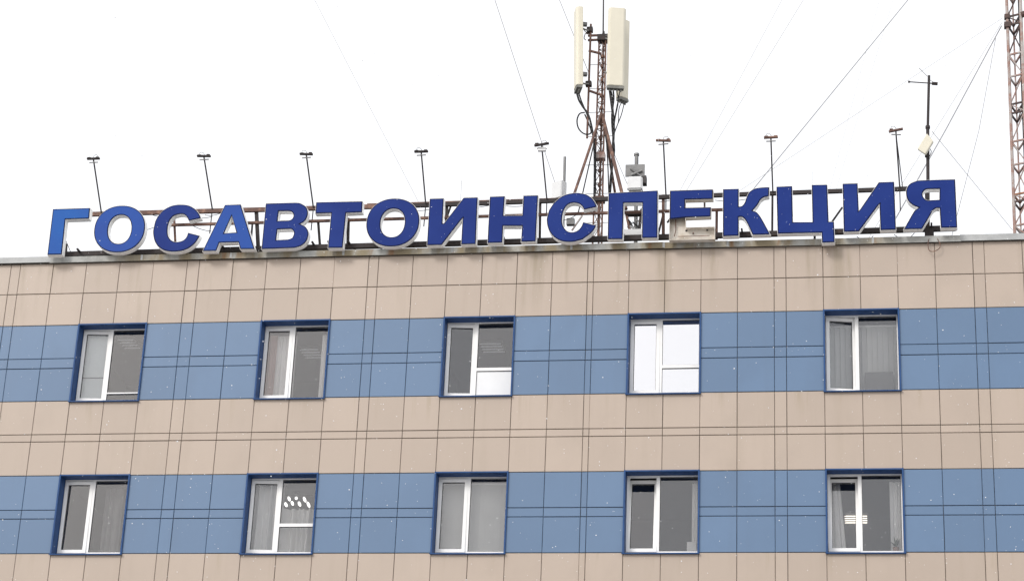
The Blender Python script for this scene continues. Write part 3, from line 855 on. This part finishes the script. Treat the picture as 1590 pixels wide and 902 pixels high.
# ------------------------------------------------------------------ lamp arms leaning out over the sign
ARMS = [(145, 247, 157.5, 331, 157, 333, 'leftmost lamp arm, between letters Г and О'), (316.5, 243, 329.5, 324, 325.5, 363, 'lamp arm between the first С and А with a wire bow on its head'), (475.5, 240, 486.5, 322, 483, 358, 'lamp arm rising between letters В and Т, third from the left'), (654, 236, 661, 317, 658, 352, 'lamp arm rising between the second О and И'),
        (841, 225, 849, 309, 848.5, 334, 'lamp arm with small white ballast box between letters Н and С'), (1030, 219, 1034, 302, 1034, 330, 'rusty headed lamp arm between letters П and Е'), (1197, 214, 1200, 298, 1200, 337, 'lamp arm rising between letters К and Ц'), (1391, 203, 1397, 291, 1398, 328, 'rightmost lamp arm with doubled rod, before letter Я')]
ra_ = random.Random(5)
for i, (tx, ty, bx_, by_, lx, ly, nm) in enumerate(ARMS):
    base = at(bx_, by_, D + .06)
    top = at(tx, ty, D - .56)
    foot = at(lx, ly, D + .22)
    root = tag(empty('sign_lamp_arm', base), nm, 'lamp arm', 'lamp arms along the rooftop sign')
    t = top - base
    arm = MB().tube((0, 0, 0), t, .0140, 6)
    if i == 7: arm.tube((.05, .02, .0), t * .93, .009, 6)
    arm.build('arm', M['dark_rod'], root)
    if (foot - base).length > .1:
        MB().tube((0, .01, .0), foot - base, .010, 6).build('tail', M['dark_rod'], root)
    a = ra_.uniform(-.06, .06)
    wd = [.118, .125, .118, .122, .128, .128, .120, .118][i]
    hb = MB().bar(t + Vector((-wd, 0, a * .3)), t + Vector((wd, 0, -a * .3 + .01)), .05, .028)
    hb.bar(t + Vector((-wd * .9, -.01, .016)), t + Vector((-wd * .4, -.01, .018)), .04, .018).bar(t + Vector((wd * .45, -.01, .022)), t + Vector((wd * .9, -.01, .02)), .04, .018)
    hb.build('lamp_head', M['dark_steel' if i < 5 else 'rust'], root)
    q = t * .925
    MB().bar(q + Vector((-wd * .68, -.02, 0)), q + Vector((wd * .68, -.02, a * .2)), .02, .014).build('crossbar', M['grey_steel'], root)
    ww = ra_.choice([-1, 1])
    MB().path(curve_pts([t + Vector((ww * wd * .8, 0, .02)), t + Vector((ww * wd * .5, -.02, .07)), t + Vector((0, 0, .05)), q + Vector((0, 0, 0)), q * .8], 4), .004, 4).build('lead', M['cable'], root)
    if i == 4:
        MB().box(-.07, .07, -.03, .03, -.045, .02).build('ballast', M['white_box'], root, q)

# ------------------------------------------------------------------ lattice mast with three panel antennas
YM = D + 1.6
mb_ = at(929.5, 372, YM); mb_.z = ZTOP - .30
mast = tag(empty('antenna_mast', mb_), 'rusty lattice mast with three cream panel antennas behind the sign', 'antenna mast')
MO = Vector(mb_)
def Q(px, py, dy=0.0): return at(px, py, YM + dy) - MO
def mast_xyz(t):      # axis from the roof (t=0) to the top plate (t=1)
    return Q(929.0, 372).lerp(Q(936.5, 58), t)
W0, W1 = .105, .075
def mleg(i, t):
    c = mast_xyz(t); r = W0 * (1 - t) + W1 * t
    a = math.radians((200, 320, 90)[i])
    return c + Vector((math.cos(a) * r, math.sin(a) * r, 0))
bot = mast_xyz(0); bot_z = bot.z
for i in range(3):
    lo = mleg(i, 0); lo = Vector((lo.x, lo.y, 0))
    MB().tube(lo, mleg(i, 1), .017, 8).build('leg', M['rust'], mast)
lat = MB()
N = 15
for k in range(N):
    a, b = k / N, (k + 1) / N
    for i in range(3):
        j = (i + 1) % 3
        lat.tube(mleg(i, a), mleg(j, a), .009, 5)
        lat.tube(mleg(i if k % 2 else j, a), mleg(j if k % 2 else i, b), .007, 5)
tag(lat.build('lattice', M['rust'], mast), kind='stuff')
core = MB()
for k, t in enumerate((.18, .26, .33, .42, .49, .56, .64, .70, .78, .85, .90)):
    c = mast_xyz(t)
    core.tube(c - Vector((0, .02, .035)), c + Vector((0, -.02, .02)), .034, 8)
core.tube(mast_xyz(0), mast_xyz(.97), .014, 8)
core.build('core_pipe', M['rust'], mast)
for t in (.08, .22, .36, .50, .62, .74, .86):       # climbing pegs
    c = mast_xyz(t)
    MB().tube(c + Vector((-.26, 0, .0)), c + Vector((.22, 0, 0)), .006, 5).build('peg', M['dark_rod'], mast)
tp = mast_xyz(1)
MB().box(-.10, .10, -.09, .09, -.10, .02).build('top_plate', M['dark_steel'], mast, tp)
MB().tube(tp, Q(939.5, -260), .016, 8, .008).build('whip', M['dark_rod'], mast)
MB().tube(tp + Vector((0, 0, .02)), tp + Vector((.01, 0, .12)), .035, 8, .018).build('whip_base', M['dark_steel'], mast)
# side pipe carrying the left antenna
MB().tube(Q(917.5, 38, -.1), Q(911.5, 215, -.1), .021, 8).build('side_pipe', M['rust'], mast)
for (xa, ya, xb, yb) in ((913, 56, 936, 55), (913, 63, 936, 62), (914, 79, 934, 84), (914, 141, 934, 148), (911, 52, 916, 52), (912, 132, 918, 132)):
    MB().bar(Q(xa, ya, -.1), Q(xb, yb, -.02), .035, .035).build('arm', M['rust'], mast)
for yy in (47, 131):
    MB().box(-.055, .055, -.05, .05, -.045, .045).build('clamp', M['dark_steel'], mast, Q(916 if yy < 100 else 914, yy, -.1))
# tripod struts
MB().tube(Q(934, 176), Q(886, 318, -.9), .026, 8).build('strut', M['rust'], mast)
MB().tube(Q(935, 178), Q(972, 325, -.75), .034, 8).build('strut', M['rust'], mast)
MB().tube(Q(924, 215), Q(898, 330, .7), .012, 6).build('strut', M['dark_rod'], mast)
MB().tube(Q(936, 178), Q(955, 300, 1.3), .026, 8).build('strut', M['rust'], mast)
MB().tube(Q(946, 140, -.05), Q(951, 178, -.05), .016, 8).build('strut', M['dark_steel'], mast)
MB().box(-.10, .10, -.09, .09, -.045, .045).build('clamp', M['rust'], mast, mast_xyz(.19))
MB().box(-.09, .09, -.08, .08, -.06, .06).build('clamp', M['tower'], mast, mast_xyz(.40))

def panel_antenna(top, bottom, w, d, yaw, label, tiltpx=0):
    t, b = Vector(top), Vector(bottom)
    ax = (t - b); h = ax.length
    bm = bmesh.new()
    n = 10
    prof = [(-w / 2, d / 2), (-w / 2, -d * .15), (-w * .38, -d / 2), (w * .38, -d / 2), (w / 2, -d * .15), (w / 2, d / 2)]
    lo = [bm.verts.new((x, y, 0)) for x, y in prof]; hi = [bm.verts.new((x, y, h)) for x, y in prof]
    bm.faces.new(reversed(lo)); bm.faces.new(hi)
    for i in range(6): bm.faces.new((lo[i], lo[(i + 1) % 6], hi[(i + 1) % 6], hi[i]))
    bmesh.ops.bevel(bm, geom=bm.edges[:], offset=.008, segments=2, affect='EDGES')
    me = bpy.data.meshes.new('panel_antenna'); bm.to_mesh(me); bm.free(); me.materials.append(M['cream'])
    o = put('panel_antenna', me, mast, b)
    q = ax.to_track_quat('Z', 'Y')
    o.rotation_mode = 'QUATERNION'
    base_q = Vector((0, 0, 1)).rotation_difference(ax.normalized())
    o.rotation_quaternion = base_q @ Matrix.Rotation(yaw, 4, 'Z').to_quaternion()
    o['label'] = label
    c = MB().box(-w * .47, w * .47, -d * .42, d * .42, -.055, -.002)
    for i in range(4): c.tube((-w * .3 + i * w * .2, 0, -.10), (-w * .3 + i * w * .2, 0, -.05), .016, 6)
    c.build('end_cap', M['cap'], o)
    for z in (.18 * h, .82 * h):
        MB().box(-.04, .04, d / 2, d / 2 + .10, z - .03, z + .03).build('bracket', M['grey_steel'], o)
    return o
panel_antenna(Q(898, 16, -.2), Q(898, 137, -.2), .30, .13, math.radians(-72), 'narrow edge-on cream panel antenna on the left')
panel_antenna(Q(958.5, 14.5, -.35), Q(955.5, 135, -.35), .33, .12, math.radians(12), 'broad front facing cream panel antenna')
panel_antenna(Q(969, 33, .1), Q(966.5, 154, .1), .22, .14, math.radians(48), 'cream panel antenna half hidden behind the broad one')
for (xa, ya, xb, yb) in ((904, 45, 914, 48), (904, 130, 914, 131), (940, 60, 946, 62), (938, 112, 946, 115)):
    MB().bar(Q(xa, ya, -.15), Q(xb, yb, -.15), .025, .025).build('arm', M['grey_steel'], mast)
# feeder cables
for pts, r in [([(896, 146), (899, 156), (905, 166), (912, 176), (916, 186), (920, 205), (924, 240), (924, 300)], .020),
               ([(899, 146), (903, 158), (909, 172), (913, 182)], .014),
               ([(908, 175), (900, 177), (896, 187), (898, 199), (905, 207), (913, 209), (918, 205), (914, 192), (908, 178)], .014),
               ([(947, 138), (950, 152), (951, 170), (953, 195), (952, 225), (950, 262), (947, 300)], .024),
               ([(952, 138), (953, 155), (950, 180), (951, 205), (954, 235), (948, 275), (947, 310)], .016),
               ([(957, 139), (960, 158), (955, 185), (953, 205)], .010), ([(963, 139), (958, 165), (953, 190)], .010),
               ([(970, 157), (965, 178), (958, 196), (953, 210)], .009), ([(966, 157), (961, 170), (960, 190), (954, 205)], .008),
               ([(922, 215), (923, 260), (922, 330)], .016), ([(941, 210), (944, 260), (946, 330)], .012),
               ([(909, 52), (907, 60), (910, 63)], .008), ([(906, 44), (909, 50), (914, 50)], .008)]:
    dy = -.16 if pts[0][0] < 930 else -.30
    MB().path(curve_pts([Q(x, y, dy * (1 - i / len(pts) * .5)) for i, (x, y) in enumerate(pts)], 4), r, 6).build('cable', M['cable'], mast, smooth=True)

# ------------------------------------------------------------------ radio-link unit right of the mast
YR = D + 1.2
rb_ = at(989, 372, YR); rb_.z = ZTOP - .30
rl = tag(empty('radio_link_unit', rb_), 'grey radio link unit with white case on a short pole above letter П', 'antenna')
def R_(px, py, dy=0.0): return at(px, py, YR + dy) - rb_
r0 = R_(988, 372); MB().tube((r0.x, r0.y, 0), R_(988.5, 239), .036, 10).build('pole', M['grey_steel'], rl)
MB().tube(R_(988.5, 242), R_(988.5, 239), .05, 10).build('pole_cap', M['grey_steel'], rl)
MB().box(-.175, .175, -.10, -.07, -.13, .10).build('back_plate', M['grey_steel'], rl, R_(987, 267))
MB().tube(R_(980, 272, -.12), R_(997, 265, -.12), .022, 6).build('clamp', M['grey_steel'], rl)
MB().tube(R_(979, 262, -.12), R_(997, 275, -.12), .018, 6).build('clamp', M['grey_steel'], rl)
c = R_(986, 286, -.2)
bm = bmesh.new(); bmesh.ops.create_cube(bm, size=1); bmesh.ops.scale(bm, vec=(.27, .14, .26), verts=bm.verts)
bmesh.ops.bevel(bm, geom=bm.edges[:], offset=.025, segments=3, affect='EDGES')
me = bpy.data.meshes.new('case'); bm.to_mesh(me); bm.free(); me.materials.append(M['white_box'])
put('case', me, rl, c)
MB().box(-.02, .05, -.1, .05, -.10, .05).build('connector', M['dark_rod'], rl, R_(1000, 280))
MB().path(curve_pts([R_(996, 292, -.1), R_(1000, 310, -.1), R_(994, 335, -.1), R_(990, 365, -.1)], 5), .012, 6).build('cable', M['cable'], rl)

# small equipment glimpsed through letter П
eq = tag(empty('equipment_rack', at(985, 374, D + .9)), 'cluttered rack of boxes and cables seen through letter П', 'equipment')
EO = Vector(eq.location)
def E_(px, py, dy=0.0): return at(px, py, D + .9 + dy) - EO
MB().bar(E_(972, 330), E_(981, 372), .06, .05).build('stand_leg', M['rust'], eq)
MB().bar(E_(996, 325), E_(992, 372), .04, .04).build('stand_leg', M['dark_steel'], eq)
MB().box(-.19, .16, -.10, .12, -.05, .06).build('case', M['white_box'], eq, E_(984, 364))
MB().box(-.15, .15, -.06, .06, -.035, .035).build('tray', M['dark_steel'], eq, E_(985, 332))
rq = random.Random(8)
for i in range(9):
    x, y = 974 + rq.uniform(0, 16), 338 + rq.uniform(0, 14)
    MB().tube(E_(x, y, rq.uniform(-.1, .1)), E_(x + rq.uniform(4, 10), y + rq.uniform(3, 12), rq.uniform(-.1, .1)), rq.uniform(.012, .022), 6).build('cable', M['cable' if i % 3 else 'wire_pale'], eq)

# grey tube and white case left of the mast
YL = D + 1.3
lb = at(876, 372, YL); lb.z = ZTOP - .30
lu = tag(empty('pole_mounted_case', lb), 'tilted white equipment case on a grey tube behind letters Н and С', 'equipment')
def L_(px, py, dy=0.0): return at(px, py, YL + dy) - lb
l0 = L_(875, 372); MB().tube((l0.x, l0.y, 0), L_(877, 244), .026, 10).build('pole', M['grey_steel'], lu)
bm = bmesh.new(); bmesh.ops.create_cube(bm, size=1); bmesh.ops.scale(bm, vec=(.24, .16, .34), verts=bm.verts)
bmesh.ops.bevel(bm, geom=bm.edges[:], offset=.012, segments=2, affect='EDGES')
me = bpy.data.meshes.new('case'); bm.to_mesh(me); bm.free(); me.materials.append(M['white_box'])
o = put('case', me, lu, L_(868, 297, -.12)); o.rotation_euler = (0, 0, math.radians(-32))
MB().box(-.03, .03, -.1, .03, -.03, .03).build('bracket', M['grey_steel'], lu, L_(875, 292))
MB().box(-.07, .07, -.05, .05, -.06, .06).build('junction_box', M['grey_steel'], lu, L_(886, 345, -.4))
MB().tube(L_(904, 335, -.4), L_(888, 358, -.4), .018, 6).build('strut', M['tower'], lu)

# ------------------------------------------------------------------ dark antenna pole above the last letter
YA = D + .75
ab = at(1440, 368, YA); ab.z = ZTOP - .30
ap = tag(empty('antenna_pole', ab), 'dark pole with short crossarm and cream flat antenna above letter Я', 'antenna')
def A_(px, py, dy=0.0): return at(px, py, YA + dy) - ab
a0 = A_(1439.5, 368)
MB().tube((a0.x, a0.y, 0), A_(1440.5, 200), .030, 10).build('pole', M['dark_steel'], ap)
MB().tube(A_(1440.5, 204), A_(1442.5, 118), .024, 10).build('pole', M['dark_steel'], ap)
MB().tube(A_(1440.5, 196), A_(1440.6, 200), .042, 10).build('collar', M['dark_steel'], ap)
MB().tube(A_(1439.5, 244), A_(1439.5, 240), .040, 10).build('collar', M['dark_steel'], ap)
MB().tube(A_(1411, 127.5), A_(1442, 129.5), .011, 6).build('crossarm', M['dark_rod'], ap)
MB().tube(A_(1410, 127.4), A_(1413, 127.6), .02, 8).build('arm_end', M['dark_steel'], ap)
MB().tube(A_(1447, 130), A_(1456, 130.5), .030, 8).build('dark_block', M['dark_steel'], ap)
MB().tube(A_(1442, 129.5), A_(1448, 130), .012, 6).build('crossarm', M['dark_rod'], ap)
MB().tube(A_(1440, 119), A_(1427, 106), .006, 5).build('whip', M['grey_steel'], ap)
MB().tube(A_(1443, 124), A_(1449, 128), .005, 5).build('stay', M['grey_steel'], ap)
dia = [(1439, 207), (1449, 219), (1436.5, 239.5), (1424, 231)]
pts = [A_(x, y, -.14) for x, y in dia]
cc = sum(pts, Vector()) / 4
b = MB()
b.v = [tuple(p - cc) for p in pts] + [tuple(p - cc + Vector((.015, .07, 0))) for p in pts]
b.f = [(0, 3, 2, 1), (4, 5, 6, 7), (0, 1, 5, 4), (1, 2, 6, 5), (2, 3, 7, 6), (3, 0, 4, 7)]
fo = b.build('flat_antenna', M['cream'], ap, cc)
bv = fo.modifiers.new('edge', 'BEVEL'); bv.width = .012; bv.segments = 2
MB().bar(A_(1438, 224, -.07), A_(1440.5, 226), .05, .05).build('bracket', M['dark_steel'], ap)
MB().path(curve_pts([A_(1443, 230, -.05), A_(1446, 236, -.03), A_(1442, 246, -.03)], 4), .007, 5).build('cable', M['cable'], ap)

# ------------------------------------------------------------------ lattice tower at the right edge
YT = D + 8.0
tb = at(1583, 372, YT); tb.z = ZTOP - .30
tw = tag(empty('lattice_tower', tb), 'tall lattice tower with flaking red and grey paint at the right edge', 'tower')
def T_(px, py, dy=0.0): return at(px, py, YT + dy) - tb
cA = T_(1572.3, 372); TH = T_(1562.3, -60).z
sx = T_(1594, 372).x - cA.x
corners = [Vector((cA.x, 0, 0)), Vector((cA.x + sx, -.12, 0)), Vector((cA.x + sx * .55, .42, 0))]
x_top = T_(1560.8, -60).x - cA.x
sh = T_(1581.5, -60).x - T_(1560.8, -60).x
def tc(i, z):
    t = z / TH
    c = corners[i].copy()
    f = 1 + (sh / sx - 1) * t
    return Vector((cA.x + (c.x - cA.x) * f + x_top * t * (z > -1), c.y * f, z))
for i in range(3):
    MB().tube(tc(i, 0), tc(i, TH), (.036, .036, .02)[i], 8).build('leg', M['tower'], tw)
pxs = [372, 351, 314, 303, 257, 221, 177, 163, 120, 86, 40, 27, -10, -60]
zz = [max(T_(1565, y).z, 0) for y in pxs]
for k in range(len(zz) - 1):
    for i in range(3):
        j = (i + 1) % 3
        ring = k in (2, 3, 6, 7, 10, 11)
        mm = 'tower_dark' if k in (10, 11) else ('tower_orange' if k == 3 else ('tower_dark' if ring else 'tower'))
        MB().bar(tc(i, zz[k]), tc(j, zz[k]), .035, .035).build('ring_bar' if ring else 'cross_bar', M[mm], tw)
        a, b_ = (i, j) if (k % 2) else (j, i)
        if i == 0 or (i == 1 and k % 3 == 0):
            MB().tube(tc(a, zz[k]), tc(b_, zz[k + 1]), .015, 6).build('diagonal', M['tower' if k < 9 else 'tower_dark'], tw)
MB().tube(tc(1, zz[11]) + Vector((0, -.05, -.06)), tc(1, zz[11]) + Vector((.30, -.12, .02)), .07, 10).build('lamp_bracket', M['tower_dark'], tw)
MB().tube(tc(1, 0) + Vector((-.04, .06, 0)), tc(1, TH) + Vector((-.04, .06, 0)), .014, 6).build('cable', M['cable'], tw)
MB().box(-.07, .07, -.07, .07, -.06, .06).build('anchor_plate', M['tower_dark'], tw, tc(0, zz[10]))
MB().box(-.06, .06, -.06, .06, -.05, .05).build('anchor_plate', M['tower_dark'], tw, tc(0, zz[11]))

# ------------------------------------------------------------------ guy wires
def wire(p0, p1, r, m, label, bend=None):
    a = at(*p0); b = at(*p1)
    pts = [a, b] if bend is None else [a, at(*bend), b]
    o = MB().path([p - b for p in pts], r * 1.05, 5).build('guy_wire', M[m], None, b)
    tag(o, label, 'wire', 'guy wires over the roof')
wire((408, -156, D + 3), (652, 318, D + 3), .0045, 'wire_pale', 'faint guy wire rising to the upper left from behind the second О')
wire((719, -150, D + 2.6), (869, 306, D + 1.4), .0065, 'wire', 'guy wire running down left of the mast to the tilted white case', (838, 212, D + 1.9))
wire((806, -156, D + 1.5), (915.5, 117, D + 1.5), .0060, 'wire', 'guy wire crossing in front of the left panel antenna to the side pipe')
wire((1300, -160, D + 6), (1056, 296, D + 1), .0045, 'wire_pale', 'left of two parallel thin wires rising from letter Е')
wire((1346, -160, D + 6), (1066, 296, D + 1), .0050, 'wire_pale', 'right of two parallel thin wires rising from letter Е')
wire((1537, -155, D + 6), (1168, 296, D + 1.2), .0085, 'wire', 'bold guy wire rising to the upper right from letter К')
wire((1556, 29, D + 8), (1146, 298, D + 1.2), .0042, 'wire_pale', 'long faint wire from the tower down to letter К')
wire((1555, 41, D + 8), (1386, 348, D + 1.2), .012, 'wire', 'thickest guy wire from the tower down behind letter Я', (1469, 201, D + 4.5))
wire((1556, 35, D + 8), (1330, 400, D + 1.2), .0055, 'wire_pale', 'thin wire from the tower close beside the thickest guy wire')
wire((1546, 60, D + 7.7), (1478, 366, D + 1.2), .0065, 'wire', 'slightly bent guy wire from the tower down to the right end of the sign', (1520, 203, D + 4.5))
wire((1447, 204, D + .8), (1572, 357, D + 6), .0048, 'wire_pale', 'thin wire from the dark antenna pole down to the foot of the tower')
wire((1405, -150, D + 6), (1288, 296, D + 1.2), .0032, 'wire_pale', 'very faint wire rising from the left stem of the second И')
wire((1432, -150, D + 6), (1298, 296, D + 1.2), .0032, 'wire_pale', 'very faint wire rising from behind the tail of Ц')
wire((717, 280, D + 1.5), (715, 312, D + 1.5), .0045, 'wire_pale', 'short faint wire standing above the right stem of the first И')
wire((1261, 266, D + 1.5), (1261, 292, D + 1.5), .0040, 'wire_pale', 'short faint wire standing above letter Ц')
wire((952, 235, D + 1.5), (985, 312, D + 1.0), .0055, 'wire', 'short guy wire from the mast down to letter П')

# ------------------------------------------------------------------ falling snow
rs_ = random.Random(21)
b = MB()
ICO_V = [(0, 0, 1), (.894, 0, .447), (.276, .851, .447), (-.724, .526, .447), (-.724, -.526, .447), (.276, -.851, .447), (.724, .526, -.447), (-.276, .851, -.447), (-.894, 0, -.447), (-.276, -.851, -.447), (.724, -.526, -.447), (0, 0, -1)]
ICO_F = [(0, 1, 2), (0, 2, 3), (0, 3, 4), (0, 4, 5), (0, 5, 1), (1, 6, 2), (2, 7, 3), (3, 8, 4), (4, 9, 5), (5, 10, 1), (6, 7, 2), (7, 8, 3), (8, 9, 4), (9, 10, 5), (10, 6, 1), (6, 11, 7), (7, 11, 8), (8, 11, 9), (9, 11, 10), (10, 11, 6)]
for i in range(9000):
    y = rs_.uniform(9, D - .5)
    x = rs_.uniform(-19, 6); z = rs_.uniform(3.5, 20)
    r = (.0030 + .0044 * rs_.random() ** 3) * (.5 + .5 * y / D)
    k = len(b.v)
    st = rs_.uniform(.8, 1.4)
    b.v += [(x + vx * r * st, y + vy * r, z + vz * r) for vx, vy, vz in ICO_V]
    b.f += [tuple(k + q for q in f) for f in ICO_F]
me = bpy.data.meshes.new('falling_snow'); me.from_pydata(b.v, [], b.f); me.update(); me.materials.append(M['snow'])
tag(put('falling_snow', me), 'sparse white snowflakes drifting down in front of the facade', 'snow', kind='stuff')
